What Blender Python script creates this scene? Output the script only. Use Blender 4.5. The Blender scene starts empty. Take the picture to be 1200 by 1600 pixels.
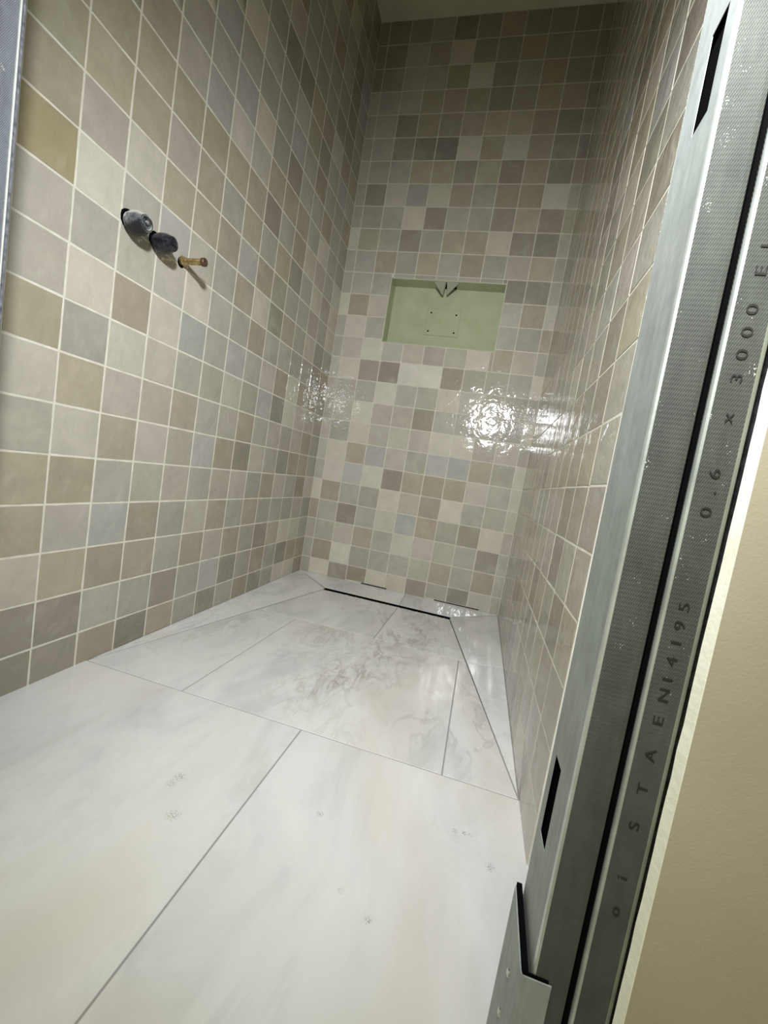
import bpy, bmesh, math, random
from mathutils import Matrix, Vector, Euler

C = bpy.context.scene.collection
SC = bpy.context.scene
U = 0.1                                   # one tile pitch = 0.1 m
random.seed(7)

# ------------------------------------------------------------------ camera
CAM_POS = Vector((8.300, -19.402, 5.664))
R_RIGHT = Vector((0.958, 0.234, 0.163)); R_DOWN = Vector((0.179, -0.047, -0.983))
FWD = R_RIGHT.cross(R_DOWN).normalized()
R_RIGHT = (R_RIGHT - FWD * R_RIGHT.dot(FWD)).normalized(); R_DOWN = FWD.cross(R_RIGHT)
F_PX = 646.1
cam = bpy.data.cameras.new('camera'); camo = bpy.data.objects.new('camera', cam); C.objects.link(camo)
cam.sensor_fit = 'VERTICAL'; cam.sensor_height = 36.0; cam.sensor_width = 27.0
cam.lens = 36.0 * F_PX / 1600.0
cam.clip_start = 0.01
m = Matrix.Identity(4)
for i in range(3):
    m[i][0] = R_RIGHT[i]; m[i][1] = -R_DOWN[i]; m[i][2] = -FWD[i]; m[i][3] = CAM_POS[i] * U
camo.matrix_world = m
SC.camera = camo

def proj(p):
    d = Vector(p) - CAM_POS
    z = d.dot(FWD)
    return (600 + F_PX * d.dot(R_RIGHT) / z, 800 + F_PX * d.dot(R_DOWN) / z, z)

# ------------------------------------------------------------------ world, lamp, exposure
w = bpy.data.worlds.new('world'); SC.world = w; w.use_nodes = True
w.node_tree.nodes['Background'].inputs[0].default_value = (1.0, 0.96, 0.55, 1)
w.node_tree.nodes['Background'].inputs[1].default_value = 0.36
SC.view_settings.view_transform = 'Standard'; SC.view_settings.look = 'None'
SC.view_settings.gamma = 1.0; SC.view_settings.use_curve_mapping = False
SC.view_settings.exposure = 0.0

lamp = bpy.data.lights.new('work_lamp', 'SPOT')
lamp.energy = 100.0; lamp.color = (0.94, 0.965, 1.0)
lamp.spot_size = math.radians(126); lamp.spot_blend = 1.0; lamp.shadow_soft_size = 0.045
lo = bpy.data.objects.new('work_lamp', lamp); C.objects.link(lo)
LP = Vector((7.8, -19.4, 12.1)); AIM = Vector((5.2, -1.0, 2.6))
lo.location = LP * U
lo.rotation_euler = (AIM - LP).to_track_quat('-Z', 'Y').to_euler()

# ------------------------------------------------------------------ helpers
def s2l(c):
    return tuple(((v / 255.0) / 12.92 if v / 255.0 <= 0.04045 else ((v / 255.0 + 0.055) / 1.055) ** 2.4) for v in c)

def tag(o, label=None, cat=None, group=None, kind=None):
    if label: o['label'] = label
    if cat: o['category'] = cat
    if group: o['group'] = group
    if kind: o['kind'] = kind
    return o

def empty(name, loc):
    o = bpy.data.objects.new(name, None); C.objects.link(o); o.location = Vector(loc) * U
    o.empty_display_size = 0.02
    return o

def obj(name, bm, mats, parent=None, smooth=False):
    """links a bmesh built in tile units, world placed; re-based on its parent's location"""
    me = bpy.data.meshes.new(name)
    off = Vector((0, 0, 0))
    if parent is not None:
        q = parent
        while q is not None:
            off += q.location; q = q.parent
    for v in bm.verts: v.co = v.co * U - off
    bmesh.ops.recalc_face_normals(bm, faces=bm.faces)
    bm.to_mesh(me); bm.free()
    for mt in (mats if isinstance(mats, (list, tuple)) else [mats]): me.materials.append(mt)
    if smooth:
        for p in me.polygons: p.use_smooth = True
        me.set_sharp_from_angle(angle=math.radians(38))
    o = bpy.data.objects.new(name, me); C.objects.link(o)
    if parent is not None: o.parent = parent
    return o

def add_box(bm, x0, x1, y0, y1, z0, z1, mi=0):
    vs = [bm.verts.new(p) for p in ((x0,y0,z0),(x1,y0,z0),(x1,y1,z0),(x0,y1,z0),(x0,y0,z1),(x1,y0,z1),(x1,y1,z1),(x0,y1,z1))]
    out = []
    for f in ((0,3,2,1),(4,5,6,7),(0,1,5,4),(1,2,6,5),(2,3,7,6),(3,0,4,7)):
        fc = bm.faces.new([vs[i] for i in f]); fc.material_index = mi; out.append(fc)
    return out

def box(*a):
    bm = bmesh.new(); add_box(bm, *a); return bm

def lathe(bm, origin, prof, n=24, axis='X', jitter=0.0):
    """prof: list of (along, radius)"""
    ox, oy, oz = origin; rings = []
    for a, r in prof:
        ring = []
        for i in range(n):
            t = 2 * math.pi * i / n; rr = max(r, 1e-4) * (1 + jitter * random.uniform(-1, 1))
            if axis == 'X': p = (ox + a, oy + rr * math.cos(t), oz + rr * math.sin(t))
            elif axis == 'Y': p = (ox + rr * math.cos(t), oy + a, oz + rr * math.sin(t))
            else: p = (ox + rr * math.cos(t), oy + rr * math.sin(t), oz + a)
            ring.append(bm.verts.new(p))
        rings.append(ring)
    for a, b in zip(rings, rings[1:]):
        for i in range(n):
            bm.faces.new((a[i], a[(i+1) % n], b[(i+1) % n], b[i]))
    bm.faces.new(rings[0]); bm.faces.new(rings[-1])

def sweep(bm, path, z0, z1, t, xf=lambda x, z: x):
    """thin sheet-metal profile: polyline in plan, thickness t, extruded from z0 to z1"""
    n = len(path); L = []; Rr = []
    for i, (x, y) in enumerate(path):
        a = Vector(path[max(i-1, 0)]); b = Vector(path[min(i+1, n-1)])
        d = (b - a).normalized(); nn = Vector((-d.y, d.x)) * t * 0.5
        L.append((x + nn.x, y + nn.y)); Rr.append((x - nn.x, y - nn.y))
    loop = L + Rr[::-1]; lo_, hi_ = [], []
    for x, y in loop:
        lo_.append(bm.verts.new((xf(x, z0), y, z0))); hi_.append(bm.verts.new((xf(x, z1), y, z1)))
    k = len(loop)
    for i in range(k):
        bm.faces.new((lo_[i], lo_[(i+1) % k], hi_[(i+1) % k], hi_[i]))
    for i in range(n - 1):
        bm.faces.new((lo_[i], lo_[i+1], lo_[k-2-i], lo_[k-1-i])); bm.faces.new((hi_[i], hi_[i+1], hi_[k-2-i], hi_[k-1-i]))

def arc(cx, cy, r, a0, a1, n=4):
    return [(cx + r * math.cos(math.radians(a0 + (a1 - a0) * i / n)), cy + r * math.sin(math.radians(a0 + (a1 - a0) * i / n))) for i in range(n + 1)]

# ------------------------------------------------------------------ materials
class NT:
    def __init__(s, name):
        s.m = bpy.data.materials.new(name); s.m.use_nodes = True; s.t = s.m.node_tree
        s.b = s.t.nodes['Principled BSDF']
    def n(s, typ, **kw):
        nd = s.t.nodes.new(typ)
        for k, v in kw.items():
            if k.startswith('i_'): nd.inputs[k[2:].replace('_', ' ')].default_value = v
            else: setattr(nd, k, v)
        return nd
    def l(s, a, b): s.t.links.new(a, b)
    def pos(s):
        return s.n('ShaderNodeNewGeometry').outputs['Position']
    def noise(s, vec, scale, detail=3, rough=0.55, dist=0.0):
        nd = s.n('ShaderNodeTexNoise'); s.l(vec, nd.inputs['Vector'])
        nd.inputs['Scale'].default_value = scale; nd.inputs['Detail'].default_value = detail
        nd.inputs['Roughness'].default_value = rough; nd.inputs['Distortion'].default_value = dist
        return nd.outputs['Fac']
    def ramp(s, fac, stops):
        nd = s.n('ShaderNodeValToRGB'); e = nd.color_ramp.elements
        e[0].position = stops[0][0]; e[0].color = (*stops[0][1], 1); e[1].position = stops[-1][0]; e[1].color = (*stops[-1][1], 1)
        for p, c in stops[1:-1]:
            k = e.new(p); k.color = (*c, 1)
        s.l(fac, nd.inputs['Fac']); return nd.outputs['Color']
    def mix(s, fac, a, b, mode='MIX'):
        nd = s.n('ShaderNodeMix', data_type='RGBA', blend_type=mode)
        for sock, v in ((nd.inputs[0], fac), (nd.inputs[6], a), (nd.inputs[7], b)):
            if hasattr(v, 'is_linked'): s.l(v, sock)
            elif isinstance(v, (int, float)): sock.default_value = v
            else: sock.default_value = (*v, 1)
        return nd.outputs[2]
    def math(s, op, a, b=0.0, c=None):
        nd = s.n('ShaderNodeMath', operation=op)
        for sock, v in zip(nd.inputs, (a, b, c)):
            if v is None: continue
            if hasattr(v, 'is_linked'): s.l(v, sock)
            else: sock.default_value = v
        return nd.outputs[0]
    def bump(s, h, strength, dist):
        nd = s.n('ShaderNodeBump'); nd.inputs['Strength'].default_value = strength; nd.inputs['Distance'].default_value = dist
        s.l(h, nd.inputs['Height']); s.l(nd.outputs['Normal'], s.b.inputs['Normal'])
    def set(s, **kw):
        for k, v in kw.items():
            sock = s.b.inputs[k.replace('_', ' ')]
            if hasattr(v, 'is_linked'): s.l(v, sock)
            elif isinstance(v, tuple): sock.default_value = (*v, 1)
            else: sock.default_value = v
        return s.m

def tile_material(name, use_attr):
    t = NT(name); p = t.pos()
    if use_attr:
        a = t.n('ShaderNodeAttribute', attribute_name='tile_colour'); col = a.outputs['Color']
    else:
        a = t.n('ShaderNodeObjectInfo'); col = a.outputs['Color']
    cloud = t.noise(p, 16, 4, 0.6, 0.4); fine = t.noise(p, 140, 2, 0.6)
    k = t.math('MULTIPLY_ADD', cloud, 0.34, 0.83)
    k = t.math('MULTIPLY_ADD', fine, 0.06, t.math('SUBTRACT', k, 0.03))
    cc = t.n('ShaderNodeCombineColor'); [t.l(k, cc.inputs[i]) for i in range(3)]
    c1 = t.mix(1.0, col, cc.outputs[0], 'MULTIPLY')
    milky = t.ramp(t.noise(p, 9, 3, 0.65, 1.2), [(0.52, (0, 0, 0)), (0.72, (1, 1, 1))])
    sc = t.n('ShaderNodeSeparateColor'); t.l(milky, sc.inputs[0])
    c2 = t.mix(t.math('MULTIPLY', sc.outputs[0], 0.22), c1, s2l((196, 194, 176)))
    h = t.math('ADD', t.noise(p, 24, 2, 0.5, 0.6), t.math('MULTIPLY', t.noise(p, 75, 2, 0.5, 0.3), 0.26))
    t.bump(h, 1.0, 0.0018)
    return t.set(Base_Color=c2, Roughness=0.09, Specular_IOR_Level=0.5)

M = {}
M['tile'] = tile_material('glazed_tile', False)
M['tile_far'] = tile_material('glazed_tile_field', True)

t = NT('wall_grout'); p = t.pos()
t.bump(t.noise(p, 300, 3), 0.5, 0.001)
M['grout'] = t.set(Base_Color=t.ramp(t.noise(p, 30, 3), [(0.3, s2l((204, 200, 185))), (0.7, s2l((228, 224, 210)))]), Roughness=0.85)

t = NT('back_wall_grout'); p = t.pos()
M['grout_back'] = t.set(Base_Color=t.ramp(t.noise(p, 30, 3), [(0.3, s2l((184, 179, 164))), (0.7, s2l((204, 199, 184)))]), Roughness=0.85)

def marble():
    t = NT('marble_tile'); p = t.pos()
    oi = t.n('ShaderNodeObjectInfo')
    off = t.n('ShaderNodeVectorMath', operation='SCALE'); off.inputs[3].default_value = 3.0
    cx = t.n('ShaderNodeCombineXYZ'); t.l(oi.outputs['Random'], cx.inputs[0]); t.l(oi.outputs['Random'], cx.inputs[2]); t.l(cx.outputs[0], off.inputs[0])
    ad = t.n('ShaderNodeVectorMath', operation='ADD'); t.l(p, ad.inputs[0]); t.l(off.outputs[0], ad.inputs[1])
    mp = t.n('ShaderNodeMapping'); t.l(ad.outputs[0], mp.inputs['Vector'])
    mp.inputs['Rotation'].default_value = (0, 0, math.radians(28)); mp.inputs['Scale'].default_value = (1.6, 0.75, 1)
    v = mp.outputs[0]
    base = t.ramp(t.noise(v, 4.5, 5, 0.6, 0.8), [(0.3, s2l((196, 196, 194))), (0.5, s2l((214, 214, 211))), (0.72, s2l((222, 221, 217)))])
    sx = t.n('ShaderNodeSeparateXYZ'); t.l(p, sx.inputs[0]); X, Y = sx.outputs[0], sx.outputs[1]
    # ridged veins everywhere, weighted by stone-wide patches
    rid = t.math('ABSOLUTE', t.math('SUBTRACT', t.noise(v, 5.0, 6, 0.62, 1.4), 0.5))
    vein = t.math('SUBTRACT', 1.0, t.math('SMOOTH_MIN', t.math('MULTIPLY', rid, 22.0), 1.0, 0.2))
    vein = t.math('MAXIMUM', vein, 0.0)
    patch = t.math('MULTIPLY', t.math('MAXIMUM', t.math('SUBTRACT', t.noise(v, 2.6, 2, 0.5), 0.46), 0.0), 4.5)
    warm = t.math('MULTIPLY', t.math('MAXIMUM', t.math('SUBTRACT', t.noise(v, 1.7, 4, 0.55, 1.0), 0.50), 0.0), 7.0)
    base = t.mix(t.math('MULTIPLY', t.math('MINIMUM', warm, 1.0), 0.45), base, s2l((206, 197, 182)))
    # the heavy vein that crosses the shower pan
    wob = t.math('SUBTRACT', t.noise(p, 6.0, 4, 0.6, 0.5), 0.5)
    yy = t.math('ADD', Y, 0.64)
    lx = t.math('ADD', t.math('SUBTRACT', t.math('SUBTRACT', X, 0.632), t.math('MULTIPLY', yy, 0.21)), t.math('MULTIPLY', wob, 0.35))
    dist = t.math('ABSOLUTE', lx)
    band = t.math('MAXIMUM', t.math('SUBTRACT', 1.0, t.math('DIVIDE', dist, 0.125)), 0.0)
    along = t.math('MAXIMUM', t.math('SUBTRACT', 1.0, t.math('DIVIDE', t.math('ABSOLUTE', t.math('ADD', Y, 0.64)), 0.56)), 0.0)
    inpan = t.math('LESS_THAN', t.math('MULTIPLY', Y, -1.0), 1.168)
    heavy = t.math('MULTIPLY', t.math('MULTIPLY', band, inpan), t.math('MINIMUM', t.math('MULTIPLY', along, 2.2), 1.0))
    mp2 = t.n('ShaderNodeMapping'); t.l(p, mp2.inputs['Vector']); mp2.inputs['Rotation'].default_value = (0, 0, math.radians(24)); mp2.inputs['Scale'].default_value = (1.7, 0.7, 1)
    rid2 = t.math('ABSOLUTE', t.math('SUBTRACT', t.noise(mp2.outputs[0], 9.0, 8, 0.66, 0.7), 0.5))
    v2 = t.math('MAXIMUM', t.math('SUBTRACT', 1.0, t.math('MULTIPLY', rid2, 19.0)), 0.0)
    front = t.math('MULTIPLY_ADD', inpan, 0.75, 0.22)
    c = t.mix(t.math('MULTIPLY', t.math('MULTIPLY', t.math('MULTIPLY', vein, t.math('MINIMUM', patch, 1.0)), 0.42), front), base, s2l((150, 147, 145)))
    c = t.mix(t.math('MULTIPLY', t.math('MULTIPLY', heavy, v2), 0.66), c, s2l((146, 134, 120)))
    c = t.mix(t.math('MULTIPLY', t.math('MULTIPLY', heavy, t.noise(p, 22, 3)), 0.12), c, s2l((150, 142, 138)))
    # ochre rust spot and dried dirt spots on the stone
    for (x, y, r, col, k) in ((0.637, -0.715, 0.026, (140, 124, 92), 0.9), (0.630, -0.65, 0.020, (140, 124, 92), 0.8),
                              (0.4316, -1.376, 0.012, (120, 116, 92), 0.9), (0.430, -1.392, 0.010, (120, 116, 92), 0.8), (0.4746, -1.4402, 0.014, (126, 124, 104), 0.8),
                              (0.6722, -1.3484, 0.007, (90, 88, 80), 0.9), (0.8826, -1.2902, 0.006, (100, 98, 90), 0.9), (0.8979, -1.2874, 0.006, (100, 98, 90), 0.9),
                              (0.907, -1.288, 0.005, (100, 98, 90), 0.9), (0.9379, -1.3336, 0.009, (110, 106, 98), 0.9), (0.7434, -1.4494, 0.006, (110, 106, 98), 0.8), (0.7877, -1.4711, 0.007, (104, 100, 92), 0.8)):
        dx = t.math('SUBTRACT', X, x); dy = t.math('SUBTRACT', Y, y)
        d = t.math('SQRT', t.math('ADD', t.math('MULTIPLY', dx, dx), t.math('MULTIPLY', dy, dy)))
        f = t.math('MAXIMUM', t.math('SUBTRACT', 1.0, t.math('DIVIDE', d, r)), 0.0)
        f = t.math('MULTIPLY', t.math('MULTIPLY', f, t.math('GREATER_THAN', t.noise(p, 420, 3), 0.53)), 1.0 * k)
        c = t.mix(t.math('MINIMUM', f, 0.6), c, s2l(col))
    t.bump(t.noise(p, 30, 2), 0.25, 0.0006)
    return t.set(Base_Color=c, Roughness=0.11, Specular_IOR_Level=0.5)
M['marble'] = marble()

t = NT('floor_grout'); M['fgrout'] = t.set(Base_Color=s2l((150, 149, 146)), Roughness=0.9)
t = NT('membrane'); p = t.pos(); t.bump(t.noise(p, 40, 3), 0.25, 0.003)
M['membrane'] = t.set(Base_Color=t.ramp(t.noise(p, 14, 4), [(0.3, s2l((166, 172, 138))), (0.7, s2l((180, 184, 154)))]), Roughness=0.16)
t = NT('membrane_grey'); M['flap'] = t.set(Base_Color=s2l((158, 160, 142)), Roughness=0.55)
t = NT('black_void'); M['void'] = t.set(Base_Color=(0.004, 0.004, 0.004), Roughness=1.0, Specular_IOR_Level=0.0)
t = NT('ceiling_paint'); p = t.pos(); M['ceiling'] = t.set(Base_Color=t.ramp(t.noise(p, 5, 3), [(0.3, s2l((196, 190, 170))), (0.7, s2l((214, 208, 190)))]), Roughness=0.9)
t = NT('grey_backer'); p = t.pos(); t.bump(t.noise(p, 200, 3), 0.5, 0.001)
M['backer'] = t.set(Base_Color=t.ramp(t.noise(p, 120, 3), [(0.35, s2l((70, 74, 82))), (0.7, s2l((120, 124, 132)))]), Roughness=0.8)
t = NT('board_paper'); p = t.pos(); t.bump(t.noise(p, 500, 2), 0.25, 0.0006)
M['paper'] = t.set(Base_Color=t.ramp(t.noise(p, 6, 4), [(0.3, s2l((170, 160, 138))), (0.7, s2l((182, 173, 150)))]), Roughness=0.9)
t = NT('gypsum_edge'); p = t.pos(); t.bump(t.noise(p, 150, 3), 0.4, 0.001)
M['gypsum'] = t.set(Base_Color=t.ramp(t.noise(p, 40, 3), [(0.3, s2l((244, 243, 220))), (0.7, s2l((250, 249, 232)))]), Roughness=0.9)

def steel(name, knurl, tone, rough, metal):
    t = NT(name); p = t.pos()
    sp = t.ramp(t.noise(p, 26, 4, 0.65, 0.6), [(0.3, tuple(v * 0.78 for v in tone)), (0.7, tuple(min(1, v * 1.12) for v in tone))])
    mp = t.n('ShaderNodeMapping'); t.l(p, mp.inputs['Vector']); mp.inputs['Scale'].default_value = (26, 26, 5)
    streak = t.noise(mp.outputs[0], 5, 3)
    c = t.mix(0.35, sp, t.ramp(streak, [(0.35, tuple(v * 0.6 for v in tone)), (0.65, tone)]))
    if knurl:
        sx = t.n('ShaderNodeSeparateXYZ'); t.l(p, sx.inputs[0])
        a = t.math('SINE', t.math('MULTIPLY', t.math('ADD', sx.outputs[0], sx.outputs[1]), 2 * math.pi / 0.0016))
        b = t.math('SINE', t.math('MULTIPLY', sx.outputs[2], 2 * math.pi / 0.0034))
        dim = t.math('MULTIPLY_ADD', t.math('MULTIPLY', a, b), 1.0, t.math('MULTIPLY', b, 0.25))
        fade = t.math('MINIMUM', t.math('MAXIMUM', t.math('MULTIPLY', t.math('SUBTRACT', sx.outputs[2], 0.36), 7), 0.04), 1.0)
        h = t.math('ADD', t.math('MULTIPLY', dim, fade), t.math('MULTIPLY', t.noise(p, 420, 2), 1.2))
        t.bump(h, 0.5, 0.0003)
        g = t.math('GREATER_THAN', t.math('MULTIPLY', t.noise(p, 900, 1), t.noise(p, 60, 2)), 0.46)
        c = t.mix(t.math('MULTIPLY', t.math('MULTIPLY', g, fade), 0.7), c, (0.75, 0.76, 0.70))  # bright specks paint the sparkle of the knurling into the colour
    else:
        t.bump(t.noise(p, 90, 3), 0.2, 0.0008)
    return t.set(Base_Color=c, Metallic=metal, Roughness=rough, Specular_IOR_Level=0.22)
M['steel_web'] = steel('galvanised_web', False, (0.36, 0.39, 0.37), 0.62, 0.25)
M['steel_knurl'] = steel('galvanised_knurled', True, (0.090, 0.095, 0.083), 0.72, 0.15)
M['steel_left'] = steel('galvanised_left', True, (0.17, 0.185, 0.205), 0.6, 0.3)
M['steel_lip'] = steel('galvanised_lip', False, (0.34, 0.36, 0.30), 0.45, 0.5)  # lighter, yellower tone paints the board's reflection into the lip
M['steel_edge'] = steel('galvanised_bend', False, (0.62, 0.66, 0.62), 0.45, 0.7)
t = NT('stainless'); M['stainless'] = t.set(Base_Color=(0.55, 0.55, 0.53), Metallic=1.0, Roughness=0.3)
t = NT('ink'); M['ink'] = t.set(Base_Color=s2l((50, 50, 46)), Metallic=0.5, Roughness=0.6)
t = NT('brass'); p = t.pos(); t.bump(t.noise(p, 300, 2), 0.3, 0.001)
M['brass'] = t.set(Base_Color=t.ramp(t.noise(p, 90, 3), [(0.3, s2l((140, 112, 62))), (0.7, s2l((206, 186, 132)))]), Metallic=0.8, Roughness=0.4)
t = NT('cap_brown'); M['capbrown'] = t.set(Base_Color=s2l((92, 74, 58)), Metallic=0.4, Roughness=0.45)
t = NT('dusty_chrome'); p = t.pos()
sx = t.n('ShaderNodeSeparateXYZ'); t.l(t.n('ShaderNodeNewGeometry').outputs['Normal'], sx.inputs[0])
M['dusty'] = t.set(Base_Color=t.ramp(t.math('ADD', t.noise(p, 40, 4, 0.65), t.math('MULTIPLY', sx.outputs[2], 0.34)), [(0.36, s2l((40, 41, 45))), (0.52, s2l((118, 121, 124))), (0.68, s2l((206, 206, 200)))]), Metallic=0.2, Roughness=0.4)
t = NT('navy_plastic'); p = t.pos()
M['navy'] = t.set(Base_Color=t.ramp(t.noise(p, 80, 4, 0.7), [(0.45, s2l((26, 27, 33))), (0.75, s2l((66, 67, 74)))]), Roughness=0.28)
t = NT('grout_smear'); M['smear'] = t.set(Base_Color=s2l((206, 204, 192)), Roughness=0.85)

# ------------------------------------------------------------------ room shell
W = 9.93; TOP = 26.0
def struct(o): o['kind'] = 'structure'; return o

wl = struct(obj('wall_left', box(-1.2, -0.003, -14.0, 0.0, -0.6, TOP), M['grout']))
wr = struct(obj('wall_right', box(W + 0.003, W + 1.2, -13.075, 0.0, -0.6, TOP), M['grout']))
NX0, NX1, NZ0, NZ1, ND = 2.38, 7.65, 11.87, 14.82, 0.8
bm = bmesh.new()
add_box(bm, -1.2, NX0, 0.003, 1.4, -0.6, TOP); add_box(bm, NX1, W + 1.2, 0.003, 1.4, -0.6, TOP)
add_box(bm, NX0, NX1, 0.003, 1.4, -0.6, NZ0); add_box(bm, NX0, NX1, 0.003, 1.4, NZ1, TOP)
add_box(bm, NX0, NX1, ND + 0.03, 1.4, NZ0, NZ1)
wb = struct(obj('wall_back', bm, M['grout_back']))
ceil = struct(obj('ceiling', box(-1.2, W + 6, -16.25, 1.4, TOP, TOP + 0.6), M['ceiling']))
# bare wall ends past the tiling, header and boarding of the front partition
bm = bmesh.new()
add_box(bm, -1.2, -0.06, -15.3, -14.0, -0.6, TOP)
trl = struct(obj('trim_1', bm, M['backer']))
trr = struct(obj('trim_2', box(W + 0.06, W + 1.2, -15.3, -13.075, -0.6, TOP), M['backer']))
bm = bmesh.new()
add_box(bm, -4.0, 1.25, -16.2, -16.07, 0.2, TOP)            # outer boarding left of the opening
add_box(bm, -1.2, 1.90, -15.28, -15.24, 0.2, TOP)           # backer on the shower side
add_box(bm, 9.42, W + 1.2, -15.28, -15.24, 0.2, TOP)
add_box(bm, 2.06, 9.24, -16.2, -15.24, 21.4, TOP)           # header above the opening
wf = struct(obj('wall_front', bm, [M['backer']]))

# ------------------------------------------------------------------ glazed wall tiles
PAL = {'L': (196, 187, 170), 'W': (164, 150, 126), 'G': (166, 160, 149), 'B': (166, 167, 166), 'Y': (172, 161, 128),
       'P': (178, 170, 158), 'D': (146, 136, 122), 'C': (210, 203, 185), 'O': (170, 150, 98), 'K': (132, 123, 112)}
LEFT = {  # column -> colours of rows 0..13 upwards; Y codes include painted-in warm light
    0: 'DDLYYGLYPPOYYY', 1: 'DDYPYLYGLPCPYY', 2: 'WGWBGWPLWPPLYY', 3: 'KGWWPPGPLPBYGY', 4: 'WDGGPGWGBLPYWY', 5: 'GGWPGBGGGPGWGY',
    6: 'DBGWGWGPBGWBYW', 7: 'GDWGPDWGGWLWGD', 8: 'WGGWGPGBPGDWYG', 9: 'DWDGWGPDWGWGDW'}
BACK = {  # row -> colours of columns 0..10
    0: 'GCDDLLDGKPG', 1: 'GWCGGGPWGWG', 2: 'GGPWGLPPGDG', 3: 'WGDGLBWGDLG', 4: 'LWGGLPWLGGP', 5: 'GLBLDWWWPGL', 6: 'PLWBPGBBWGL', 7: 'PGLGPPLLGPG',
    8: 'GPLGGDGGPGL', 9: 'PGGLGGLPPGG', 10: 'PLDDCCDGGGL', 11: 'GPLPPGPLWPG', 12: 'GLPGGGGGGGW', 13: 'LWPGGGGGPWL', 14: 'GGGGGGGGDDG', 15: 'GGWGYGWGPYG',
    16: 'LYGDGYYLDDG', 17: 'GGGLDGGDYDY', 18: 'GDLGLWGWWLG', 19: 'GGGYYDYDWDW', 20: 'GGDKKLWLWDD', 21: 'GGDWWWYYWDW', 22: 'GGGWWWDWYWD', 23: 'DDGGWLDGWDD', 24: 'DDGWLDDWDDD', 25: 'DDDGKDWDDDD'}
WEIGHT = 'GGGGPPPWWWDDLLYBYG'

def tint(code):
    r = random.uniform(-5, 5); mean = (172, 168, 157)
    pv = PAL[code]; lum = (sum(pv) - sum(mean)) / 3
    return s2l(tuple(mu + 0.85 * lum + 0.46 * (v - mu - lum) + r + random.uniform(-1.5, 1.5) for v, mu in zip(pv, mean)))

def tile_mesh(seed):
    rnd = random.Random(seed); bm = bmesh.new(); n = 4; ta, tb = rnd.uniform(-0.009, 0.009), rnd.uniform(-0.009, 0.009)
    g = [[None] * (n + 1) for _ in range(n + 1)]
    for i in range(n + 1):
        for j in range(n + 1):
            e = (i in (0, n)) or (j in (0, n))
            f = 0.475 if e else 0.455
            x = (i / n - 0.5) * 2 * f; y = (j / n - 0.5) * 2 * f
            z = 0.002 if e else 0.009 + rnd.uniform(-0.002, 0.002) + ta * x + tb * y
            if e: x += rnd.uniform(-0.004, 0.004); y += rnd.uniform(-0.004, 0.004)
            g[i][j] = bm.verts.new((x, y, z))
    for i in range(n):
        for j in range(n):
            bm.faces.new((g[i][j], g[i+1][j], g[i+1][j+1], g[i][j+1]))
    rim = [g[i][0] for i in range(n)] + [g[n][j] for j in range(n)] + [g[n-i][n] for i in range(n)] + [g[0][n-j] for j in range(n)]
    low = [bm.verts.new((v.co.x * 1.03, v.co.y * 1.03, -0.03)) for v in (g[0][0], g[n][0], g[n][n], g[0][n])]
    for s in range(4):
        seg = rim[s*n:(s+1)*n] + [rim[((s+1)*n) % len(rim)]]
        bm.faces.new([low[s], low[(s+1) % 4]] + seg[::-1])
    for v in bm.verts: v.co *= U
    me = bpy.data.meshes.new('tile'); bm.to_mesh(me); bm.free()
    for pl in me.polygons: pl.use_smooth = True
    me.set_sharp_from_angle(angle=math.radians(50)); me.materials.append(M['tile'])
    return me
TM = [tile_mesh(100 + i) for i in range(8)]

def rot_from(ex, ey, ez):
    m = Matrix((ex, ey, ez)).transposed(); return m

def lay(wall, rects, basis, place):
    """rects: (u0,u1,v0,v1,colour). basis: local axes in world; place(u,v) -> point on the wall plane"""
    items = []
    for (u0, u1, v0, v1, col) in rects:
        pts = [proj(place(a, b)) for a, b in ((u0, v0), (u1, v0), (u1, v1), (u0, v1))]
        area = 0.0
        if all(q[2] > 0.3 for q in pts):
            for i in range(4):
                x0, y0, _ = pts[i]; x1, y1, _ = pts[(i+1) % 4]; area += x0 * y1 - x1 * y0
            area = abs(area) / 2
            cx = sum(q[0] for q in pts) / 4; cy = sum(q[1] for q in pts) / 4
            if not (-40 < cx < 1240 and -40 < cy < 1640): area *= 1e-3
        items.append((area, u0, u1, v0, v1, col))
    items.sort(key=lambda q: -q[0])
    rest = bmesh.new(); layer = rest.loops.layers.float_color.new('tile_colour')
    for k, (area, u0, u1, v0, v1, col) in enumerate(items):
        me = random.choice(TM)
        cu, cv = (u0 + u1) / 2, (v0 + v1) / 2
        su = (u1 - u0 - 0.03) / 0.97 if u1 - u0 < 0.985 else 1.0
        sv = (v1 - v0 - 0.03) / 0.97 if v1 - v0 < 0.985 else 1.0
        g_ = lambda sd: max(-2 * sd, min(2 * sd, random.gauss(0, sd)))
        rotj = Euler((g_(0.0018), g_(0.0018), g_(0.003)))
        mat = Matrix.Translation((Vector(place(cu, cv)) + basis.col[2] * g_(0.0007)) * U) @ basis.to_4x4() @ rotj.to_matrix().to_4x4() @ Matrix.Diagonal((su, sv, 1, 1))
        if k < 300:
            o = bpy.data.objects.new('tile', me); C.objects.link(o); o.parent = wall
            o.matrix_world = mat; o.color = (*col, 1)
        else:
            tmp = bmesh.new(); tmp.from_mesh(me)
            mp = {v: rest.verts.new(mat @ v.co) for v in tmp.verts}
            for f in tmp.faces:
                nf = rest.faces.new([mp[v] for v in f.verts]); nf.smooth = True
                for lp in nf.loops: lp[layer] = (*col, 1)
            tmp.free()
    if len(rest.verts):
        me = bpy.data.meshes.new('tile_field'); rest.to_mesh(me); me.materials.append(M['tile_far'])
        o = bpy.data.objects.new('tile_field', me); C.objects.link(o); o.parent = wall; o['kind'] = 'stuff'
    rest.free()

def rnd_code(): return random.choice(WEIGHT)

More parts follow.
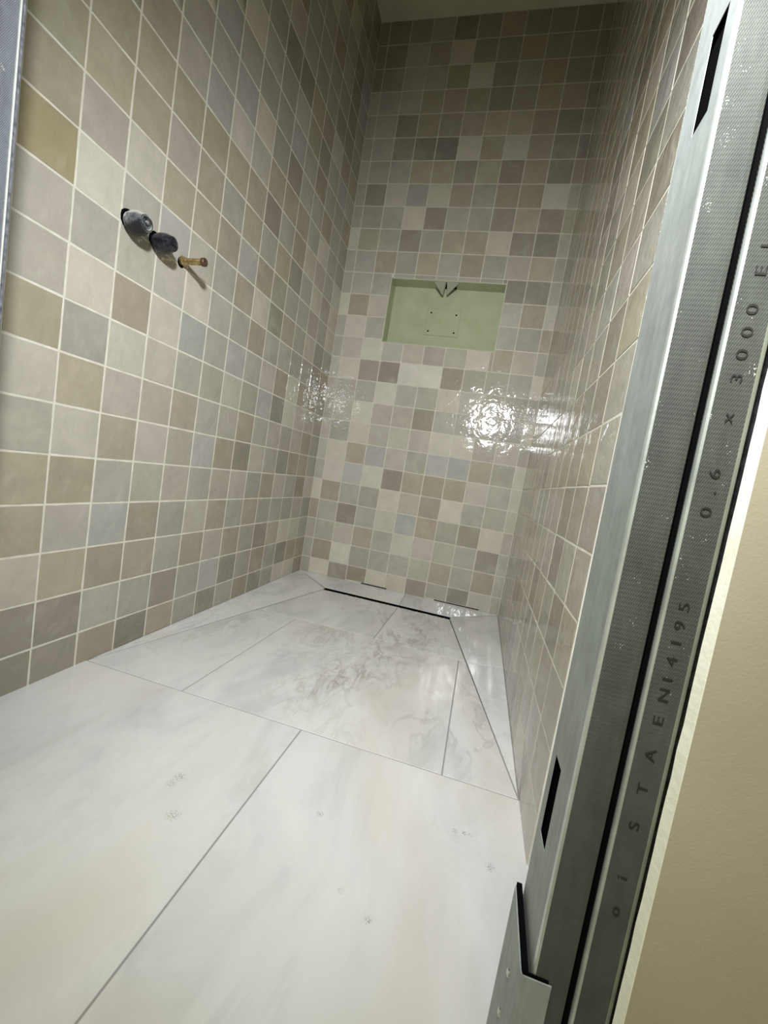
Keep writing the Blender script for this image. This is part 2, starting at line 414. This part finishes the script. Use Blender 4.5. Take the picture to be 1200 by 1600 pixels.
rects = []
for c in range(14):
    y0 = -14.0 if c == 0 else -(14.01 - c); y1 = -(13.01 - c)
    if c == 13: y1 = -0.01
    for r in range(26):
        code = LEFT[c][r] if c in LEFT and r < 14 else rnd_code()
        rects.append((y0, y1, 0.19 if r == 0 else r, r + 1, tint(code)))
lay(wl, rects, rot_from((0, 1, 0), (0, 0, 1), (1, 0, 0)), lambda u, v: (0.0, u, v))

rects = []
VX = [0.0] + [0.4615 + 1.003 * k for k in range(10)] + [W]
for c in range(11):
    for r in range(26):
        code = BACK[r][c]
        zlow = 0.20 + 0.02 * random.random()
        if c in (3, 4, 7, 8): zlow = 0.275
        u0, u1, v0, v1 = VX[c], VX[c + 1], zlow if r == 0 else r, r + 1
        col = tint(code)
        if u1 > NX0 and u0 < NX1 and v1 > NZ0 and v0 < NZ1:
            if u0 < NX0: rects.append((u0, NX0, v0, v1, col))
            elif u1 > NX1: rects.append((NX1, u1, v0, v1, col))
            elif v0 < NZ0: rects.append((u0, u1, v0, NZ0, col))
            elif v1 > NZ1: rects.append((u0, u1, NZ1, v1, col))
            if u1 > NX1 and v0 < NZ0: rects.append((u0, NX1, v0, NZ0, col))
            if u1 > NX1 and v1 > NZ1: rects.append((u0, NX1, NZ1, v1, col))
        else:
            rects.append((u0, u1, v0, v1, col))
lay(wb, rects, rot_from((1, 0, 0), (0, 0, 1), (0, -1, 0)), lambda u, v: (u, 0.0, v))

rects = []
for c in range(13):
    y1 = -0.07 - c if c else -0.01; y0 = -1.07 - c
    for r in range(26):
        rects.append((y0, y1, 0.17 if r == 0 else r + 0.04, min(r + 1.04, TOP), tint(rnd_code())))
lay(wr, rects, rot_from((0, -1, 0), (0, 0, 1), (-1, 0, 0)), lambda u, v: (W, u, v))

# ------------------------------------------------------------------ niche with green membrane
bm = bmesh.new(); e = 0.035
add_box(bm, NX0, NX1, ND - e, ND + 0.03, NZ0, NZ1)
add_box(bm, NX0 - 0.0, NX0 + e, -0.0, ND - e, NZ0, NZ1); add_box(bm, NX1 - e, NX1, -0.0, ND - e, NZ0, NZ1)
add_box(bm, NX0 + e, NX1 - e, -0.0, ND - e, NZ0, NZ0 + e); add_box(bm, NX0 + e, NX1 - e, -0.0, ND - e, NZ1 - e, NZ1)
niche = obj('niche', bm, M['membrane'], wb)
bm = box(4.20, 5.78, ND - e - 0.045, ND - e, 12.62, 13.86); bmesh.ops.bevel(bm, geom=list(bm.edges), offset=0.012, segments=1, affect='EDGES')
plate = obj('cover_plate', bm, M['membrane'], niche)
for (x, z) in ((4.38, 13.66), (5.58, 13.62), (4.36, 12.80), (5.60, 12.80)):
    bm = bmesh.new(); lathe(bm, (x, ND - e - 0.058, z), [(0, 0.02), (0.004, 0.04), (0.015, 0.042)], 12, 'Y')
    obj('screw', bm, M['void'], niche)
def flap(pts, d):
    bm = bmesh.new(); d = Vector(d)
    a = [bm.verts.new(p_) for p_ in pts]; b = [bm.verts.new(Vector(p_) + d) for p_ in pts]
    bm.faces.new(a); bm.faces.new(b[::-1]); n = len(a)
    for i in range(n): bm.faces.new((a[i], b[i], b[(i+1) % n], a[(i+1) % n]))
    return bm
zt = NZ1 - e
obj('membrane_flap', flap([(4.40, 0.05, zt), (4.92, 0.02, zt), (4.80, 0.45, zt - 0.42)], (0.05, 0.05, 0.03)), M['flap'], niche)
obj('membrane_flap', flap([(5.00, 0.02, zt), (5.55, 0.05, zt), (5.02, 0.45, zt - 0.40)], (0.03, 0.05, 0.03)), M['flap'], niche)
obj('soffit_hole', box(4.55, 5.40, 0.10, 0.70, zt - 0.006, zt), M['void'], niche)

# dark open joint under the back-wall tiles
gap = obj('joint_gap', box(3.30, 4.60, -0.012, 0.002, 0.235, 0.28), M['void'], wb)
obj('joint_gap', box(6.95, 9.05, -0.012, 0.002, 0.235, 0.275), M['void'], wb)

# ------------------------------------------------------------------ floor
fl = struct(obj('floor', box(-1.2, W + 6.0, -26.0, 0.3, -0.9, -0.12), M['fgrout']))
DZ = 0.02; DX0, DX1, DY = 1.99, 7.875, -1.52
def z_main(x, y): return 0.215 + (DZ - 0.215) * (y + 11.7) / (DY + 11.7) if y > -11.7 else 0.215
def plane(p0, p1, p2):
    p0, p1, p2 = map(Vector, (p0, p1, p2)); n = (p1 - p0).cross(p2 - p0)
    return lambda x, y: p0.z - (n.x * (x - p0.x) + n.y * (y - p0.y)) / n.z
z_left = plane((0, -11.7, 0.215), (0, 0, 0.235), (DX0, DY, DZ))
z_right = plane((W, -11.7, 0.215), (W, 0, 0.2), (DX1, DY, DZ))
z_back = lambda x, y: DZ + (0.215 - DZ) * (y - DY) / (-DY)
def clip(poly, a, b, c):
    """keeps a*x+b*y<=c"""
    out = []
    for i in range(len(poly)):
        p, q = poly[i], poly[(i+1) % len(poly)]
        dp, dq = a*p[0]+b*p[1]-c, a*q[0]+b*q[1]-c
        if dp <= 0: out.append(p)
        if dp * dq < 0:
            k = dp / (dp - dq); out.append((p[0]+k*(q[0]-p[0]), p[1]+k*(q[1]-p[1])))
    return out
def inset(poly, d):
    ar = sum(poly[i][0]*poly[(i+1)%len(poly)][1]-poly[(i+1)%len(poly)][0]*poly[i][1] for i in range(len(poly)))
    if ar < 0: poly = poly[::-1]
    res = poly
    for i in range(len(poly)):
        p, q = poly[i], poly[(i+1) % len(poly)]
        dx, dy = q[0]-p[0], q[1]-p[1]; L = math.hypot(dx, dy)
        if L < 1e-6: continue
        nx, ny = dy / L, -dx / L
        res = clip(res, nx, ny, nx*p[0]+ny*p[1]-d)
    return res
BED = []
def floor_tile(poly, zf, d=0.013):
    big = inset(poly, d); small = inset(poly, d + 0.008)
    if len(big) != len(small): small = big
    bm = bmesh.new()
    lo_ = [bm.verts.new((x, y, -0.13)) for x, y in big]; mid = [bm.verts.new((x, y, zf(x, y) - 0.006)) for x, y in big]; top = [bm.verts.new((x, y, zf(x, y))) for x, y in small]
    n = len(big)
    for i in range(n):
        j = (i+1) % n
        bm.faces.new((lo_[i], lo_[j], mid[j], mid[i])); bm.faces.new((mid[i], mid[j], top[j], top[i]))
    bm.faces.new(top); bm.faces.new(lo_[::-1])
    BED.append((poly, zf))
    return obj('floor_tile', bm, M['marble'], fl)
YT = -11.7; YM = -5.87
main = [(0, YT), (W, YT), (DX1, DY - 0.16), (DX0, DY - 0.16)]
fr = clip(main, 0, 1, YM); bk = clip(main, 0, -1, -YM)
floor_tile(clip(fr, 1, 0, 2.65), z_main); floor_tile(clip(clip(fr, -1, 0, -2.65), 1, 0, 8.5), z_main); floor_tile(clip(fr, -1, 0, -8.5), z_main)
floor_tile(clip(bk, 1, 0, 5.57), z_main); floor_tile(clip(bk, -1, 0, -5.57), z_main)
lf = [(0, YT), (DX0, DY), (0, 0)]; rt = [(W, YT), (W, 0), (DX1, DY)]
for pol, zf in ((lf, z_left), (rt, z_right)):
    floor_tile(clip(pol, 0, 1, YM), zf); floor_tile(clip(pol, 0, -1, -YM), zf)
bp = [(DX0, DY + 0.155), (DX1, DY + 0.155), (W, 0), (0, 0)]
floor_tile(clip(bp, 1, 0, 5.57), z_back); floor_tile(clip(bp, -1, 0, -5.57), z_back)
for x0, x1 in ((-1.2, 5.56), (5.56, 11.41), (11.41, 15.9)):
    for y0, y1 in ((-17.55, YT), (-23.4, -17.55), (-26.0, -23.4)):
        floor_tile([(x0, y0), (x1, y0), (x1, y1), (x0, y1)], z_main)

bm = bmesh.new()
for poly, zf in BED:
    bm.faces.new([bm.verts.new((x, y, zf(x, y) - 0.012)) for x, y in poly])
struct(obj('floor', bm, M['fgrout'])).name = 'floor_joints'
bpy.data.objects['floor_joints'].parent = fl; bpy.data.objects['floor_joints']['kind'] = 'stuff'

# ------------------------------------------------------------------ linear drain
dr = tag(empty('linear_drain', (4.93, DY, -0.12)), 'long narrow steel linear drain set in the marble floor along the back wall', 'drain')
DW = 0.15
bm = bmesh.new()
add_box(bm, DX0, DX1, DY - DW, DY + DW, -0.119, -0.10); add_box(bm, DX0, DX1, DY + DW - 0.012, DY + DW, -0.11, DZ + 0.002); add_box(bm, DX0, DX1, DY - DW, DY - DW + 0.012, -0.11, DZ - 0.01)
obj('channel', bm, M['void'], dr)
obj('edge_strip', box(DX0, DX1, DY - DW - 0.016, DY - DW, -0.11, DZ + 0.004), M['stainless'], dr)
obj('edge_strip', box(DX0, DX1, DY + DW, DY + DW + 0.014, -0.11, DZ + 0.004), M['stainless'], dr)
obj('end_cap', box(DX0 - 0.02, DX0, DY - DW - 0.016, DY + DW + 0.014, -0.11, DZ + 0.002), M['stainless'], dr)
obj('end_cap', box(DX1, DX1 + 0.02, DY - DW - 0.016, DY + DW + 0.014, -0.11, DZ + 0.002), M['stainless'], dr)
bm = bmesh.new(); x = DX0 + 0.3
while x < DX1 - 0.1:
    if random.random() < 0.8: add_box(bm, x, x + random.uniform(0.02, 0.06), DY - DW - 0.045, DY - DW - 0.016, DZ - 0.02, DZ + random.uniform(0.006, 0.02))
    x += random.uniform(0.07, 0.14)
tag(obj('sealant_beads', bm, M['smear'], dr), kind='stuff')

# ------------------------------------------------------------------ valves and pipe stub on the left wall
def valve(y, z, L, mat, label, name='shower_valve', s=1.0):
    t_ = tag(empty(name, (0.012, y, z)), label, 'valve', 'roughed-in valves on the left wall')
    bm = bmesh.new(); lathe(bm, (0.0125, y - 0.015, z + 0.065), [(0, 0.195 * s), (0.006, 0.193 * s)], 14, jitter=0.06)
    obj('wall_hole', bm, M['void'], t_)
    bm = bmesh.new(); lathe(bm, (0.013, y, z), [(0, 0.15 * s), (0.05, 0.16 * s), (0.07, 0.205 * s), (0.2, 0.235 * s), (0.32, 0.225 * s), (L - 0.07, 0.19 * s), (L, 0.165 * s)], 20)
    obj('barrel', bm, mat, t_, True)
    bm = bmesh.new(); lathe(bm, (0.013 + L, y, z), [(0, 0.15 * s), (0.015, 0.145 * s), (0.02, 0.12 * s), (0.006, 0.11 * s), (0.006, 0.05 * s), (0.03, 0.045 * s), (0.034, 0.03 * s)], 20)
    obj('end_cap', bm, mat, t_, True)
    bm = bmesh.new(); n = 18; rng = random.Random(int(-y * 100))
    ring = [(0.36 + rng.uniform(-0.05, 0.05)) * s for _ in range(n)]
    v0 = [bm.verts.new((0.0135, y + 0.10 + ring[i] * math.cos(2*math.pi*i/n), z - 0.06 + ring[i] * 0.85 * math.sin(2*math.pi*i/n))) for i in range(n)]
    v1 = [bm.verts.new((0.0155, y + 0.10 + 0.94 * ring[i] * math.cos(2*math.pi*i/n), z - 0.06 + 0.94 * ring[i] * 0.85 * math.sin(2*math.pi*i/n))) for i in range(n)]
    bm.faces.new(v1); bm.faces.new(v0[::-1])
    for i in range(n): bm.faces.new((v0[i], v0[(i+1) % n], v1[(i+1) % n], v1[i]))
    return t_
valve(-11.82, 10.07, 0.47, M['dusty'], 'dusty grey shower valve barrel smeared white, nearest the doorway on the left wall')
valve(-11.08, 10.07, 0.49, M['navy'], 'dark navy shower valve barrel between the dusty grey valve and the brass pipe stub', s=0.92)
ps = tag(empty('pipe_stub', (0.012, -10.22, 10.12)), 'short capped brass pipe stub sticking out of the left tiled wall', 'pipe')
bm = bmesh.new(); lathe(bm, (0.013, -10.22, 10.12), [(0, 0.075), (0.62, 0.075)], 16); obj('pipe', bm, M['brass'], ps, True)
bm = bmesh.new(); lathe(bm, (0.013, -10.22, 10.12), [(0, 0.12), (0.06, 0.12), (0.09, 0.1), (0.15, 0.085)], 6); obj('fitting', bm, M['brass'], ps)
bm = bmesh.new(); lathe(bm, (0.60, -10.22, 10.12), [(0, 0.08), (0.01, 0.10), (0.085, 0.10), (0.10, 0.085), (0.10, 0.03), (0.085, 0.025)], 18); obj('pipe_cap', bm, M['capbrown'], ps, True)
bm = bmesh.new(); lathe(bm, (0.0125, -10.24, 10.08), [(0, 0.125), (0.004, 0.12)], 14, jitter=0.08); obj('wall_hole', bm, M['void'], ps)

# ------------------------------------------------------------------ galvanised studs
YB, YF = -15.3, -16.05
def stud(name, xw, sgn, depth, slots, label, mats, z0=0.21, z1=TOP, lean=lambda z: 0.0, group=None):
    """C stud: web in plane x=xw facing -sgn, flanges running to xw+sgn*depth"""
    t_ = tag(empty(name, (xw, (YB + YF) / 2, z0)), label, 'metal stud', group)
    th = 0.005; r = 0.03
    x = lambda a: xw + sgn * a
    # web made of strips so that the slots are real openings
    bm = bmesh.new(); a0, a1 = sorted((x(0), x(th)))
    ys = sorted({YB - r, YF + r} | {v for s_ in slots for v in s_[:2]})
    zs = sorted({z0, z1} | {v for s_ in slots for v in s_[2:]})
    for i in range(len(ys) - 1):
        for j in range(len(zs) - 1):
            cy, cz = (ys[i] + ys[i+1]) / 2, (zs[j] + zs[j+1]) / 2
            if any(s_[0] < cy < s_[1] and s_[2] < cz < s_[3] for s_ in slots): continue
            fs = add_box(bm, a0, a1, ys[i], ys[i+1], zs[j], zs[j+1])
    for v in bm.verts: v.co.x += lean(v.co.z)
    obj('web', bm, mats[0], t_)
    for (yy, s) in ((YF, 1), (YB, -1)):
        path = [(x(th / 2), yy + s * r), (x(th / 2 + 0.003), yy + s * 0.017), (x(0.011), yy + s * 0.009), (x(0.028), yy + s * 0.005), (x(depth - 0.045), yy + s * 0.005), (x(depth - 0.018), yy + s * 0.010), (x(depth - 0.006), yy + s * 0.03), (x(depth - 0.006), yy + s * 0.09)]
        for nm, seg, mt in (('bend', path[:4], M['steel_edge']), ('flange', path[3:5], mats[1]), ('lip', path[4:], mats[2] if len(mats) > 2 else mats[1])):
            bm = bmesh.new(); sweep(bm, seg, z0, z1, th)
            for v in bm.verts: v.co.x += lean(v.co.z)
            obj(nm, bm, mt, t_, True)
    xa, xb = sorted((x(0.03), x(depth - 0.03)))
    bm = box(xa, xb, YF + 0.03, YB - 0.03, z0, z1)  # black block added behind the web as the shade inside the stud
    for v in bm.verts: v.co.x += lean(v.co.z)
    obj('cavity_shade', bm, M['void'], t_)
    return t_
SLOT_R = [(-15.70, -15.46, 2.655, 3.418), (-15.875, -15.64, 8.588, 9.31), (-15.70, -15.46, 14.6, 15.3), (-15.70, -15.46, 20.6, 21.3)]
SLOT_L = [(-15.70, -15.462, 8.66, 9.44), (-15.70, -15.462, 2.66, 3.42), (-15.70, -15.462, 14.6, 15.3)]
lean1 = lambda z: 0.03 - 0.005 * z
s1 = stud('metal_stud', 9.352, 1, 0.295, SLOT_R, 'galvanised stud edging the right side of the opening, slotted web towards the shower', (M['steel_web'], M['steel_knurl']), lean=lean1, group='studs of the front partition')
s2 = stud('metal_stud', 9.690, 1, 0.285, [], 'second galvanised stud with faded black print, beside the cream plasterboard edge', (M['steel_knurl'], M['steel_knurl'], M['steel_lip']), lean=lean1, group='studs of the front partition')
s3 = stud('metal_stud', 1.94, -1, 0.5, SLOT_L, 'bluish galvanised stud at the left edge beside the tiled wall', (M['steel_left'], M['steel_left']), group='studs of the front partition')

bm = box(9.654, 9.682, YF + 0.028, -15.4, 0.21, TOP)  # black strip painted in as the shade between the two studs
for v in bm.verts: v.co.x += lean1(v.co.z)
obj('joint_shade', bm, M['void'], s2)
bm = bmesh.new(); n = 8  # bright bead added to draw the highlight along the web's back corner
for zz in (0.21, TOP):
    for i in range(n): bm.verts.new((1.943 + 0.014 * math.cos(2*math.pi*i/n), -15.318 + 0.016 * math.sin(2*math.pi*i/n), zz))
bm.verts.ensure_lookup_table()
for i in range(n): bm.faces.new((bm.verts[i], bm.verts[(i+1) % n], bm.verts[n + (i+1) % n], bm.verts[n + i]))
obj('highlight_bead', bm, M['steel_edge'], s3, True)
# stamped print on the second stud, read from bottom to top
DG = bpy.context.evaluated_depsgraph_get
def glyph(txt, z, xc=9.825, size=0.10):
    cu = bpy.data.curves.new('print', 'FONT'); cu.body = txt; cu.size = 1.0; cu.align_x = 'CENTER'; cu.align_y = 'CENTER'
    o = bpy.data.objects.new('print', cu); C.objects.link(o)
    dg = DG(); dg.update(); me = bpy.data.meshes.new_from_object(o.evaluated_get(dg))
    bpy.data.objects.remove(o); bm = bmesh.new(); bm.from_mesh(me); bpy.data.meshes.remove(me)
    for v in bm.verts:
        lx, ly = v.co.x, v.co.y
        zz = z + lx * size * 1.55
        v.co = Vector((xc - ly * size + lean1(zz), YF - 0.0025, zz))
    return bm
for ch, z in (('o', 2.67), ('i', 2.95), ('S', 3.38), ('T', 3.68), ('A', 3.95), ('E', 4.22), ('N', 4.42), ('1', 4.54), ('4', 4.68), ('1', 4.82), ('9', 4.95), ('5', 5.09),
              ('0', 5.78), ('.', 5.92), ('6', 6.05), ('x', 6.44), ('3', 6.71), ('0', 6.87), ('0', 7.02), ('0', 7.17), ('E', 7.42), ('L', 7.60)):
    obj('printed_character', glyph(ch, z), M['ink'], s2)

# ------------------------------------------------------------------ bent-up floor track at the foot of the right jamb
tr = tag(empty('floor_track', (9.28, -15.7, 0.2)), 'galvanised track end bent up around the foot of the right-hand studs, two bright rivets', 'track')
bm = bmesh.new()
sweep(bm, [(9.289, -15.35), (9.289, -16.03), (9.293, -16.052), (9.315, -16.062), (9.525, -16.062)], 0.205, 1.87, 0.012)
for v in bm.verts:
    if v.co.z > 1: v.co.z += 0.06 * (v.co.y + 16.06) / 0.7
obj('upstand', bm, M['steel_web'], tr)
bm = bmesh.new(); add_box(bm, 9.297, 9.345, -16.045, -15.33, 0.21, 1.90); add_box(bm, 9.30, 9.50, -16.058, -16.046, 0.21, 1.895)  # black boxes stand in for the shade in the gap behind the track
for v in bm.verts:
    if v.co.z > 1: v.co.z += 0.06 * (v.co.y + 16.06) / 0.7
obj('gap_shade', bm, M['void'], tr)
bm = bmesh.new(); add_box(bm, 9.53, 16, -16.07, -16.06, 0.205, 0.5); obj('front_leg', bm, M['steel_web'], tr)
for (y, z) in ((-15.75, 1.48), (-15.73, 1.055)):
    bm = bmesh.new(); lathe(bm, (9.283, y, z), [(0, 0.035), (-0.012, 0.03), (-0.02, 0.012)], 12, 'X'); obj('rivet', bm, M['stainless'], tr, True)

# ------------------------------------------------------------------ plasterboard right of the studs
pb = tag(empty('plasterboard_sheet', (9.985, -16.11, 0.25)), 'beige plasterboard sheet with a cream cut edge at the right of the opening', 'plasterboard')
bm = bmesh.new(); add_box(bm, 10.009, 16, -16.15, -16.07, 0.25, TOP)
for v in bm.verts: v.co.x += 0.5 * lean1(v.co.z)
obj('board', bm, M['paper'], pb)
bm = bmesh.new(); zs = [0.25 + 0.2 * i for i in range(129)]
rng = random.Random(3); pv = None
for z in zs:
    j = rng.uniform(-0.004, 0.004)
    cur = [bm.verts.new((9.975 + j, -16.07, min(z, TOP))), bm.verts.new((10.004 + rng.uniform(-0.003, 0.003), -16.151, min(z, TOP))), bm.verts.new((10.010, -16.151, min(z, TOP))), bm.verts.new((10.010, -16.07, min(z, TOP)))]
    if pv:
        for i in range(4): bm.faces.new((pv[i], pv[(i+1) % 4], cur[(i+1) % 4], cur[i]))
    pv = cur
for v in bm.verts: v.co.x += 0.5 * lean1(v.co.z)
obj('cut_edge', bm, M['gypsum'], pb)
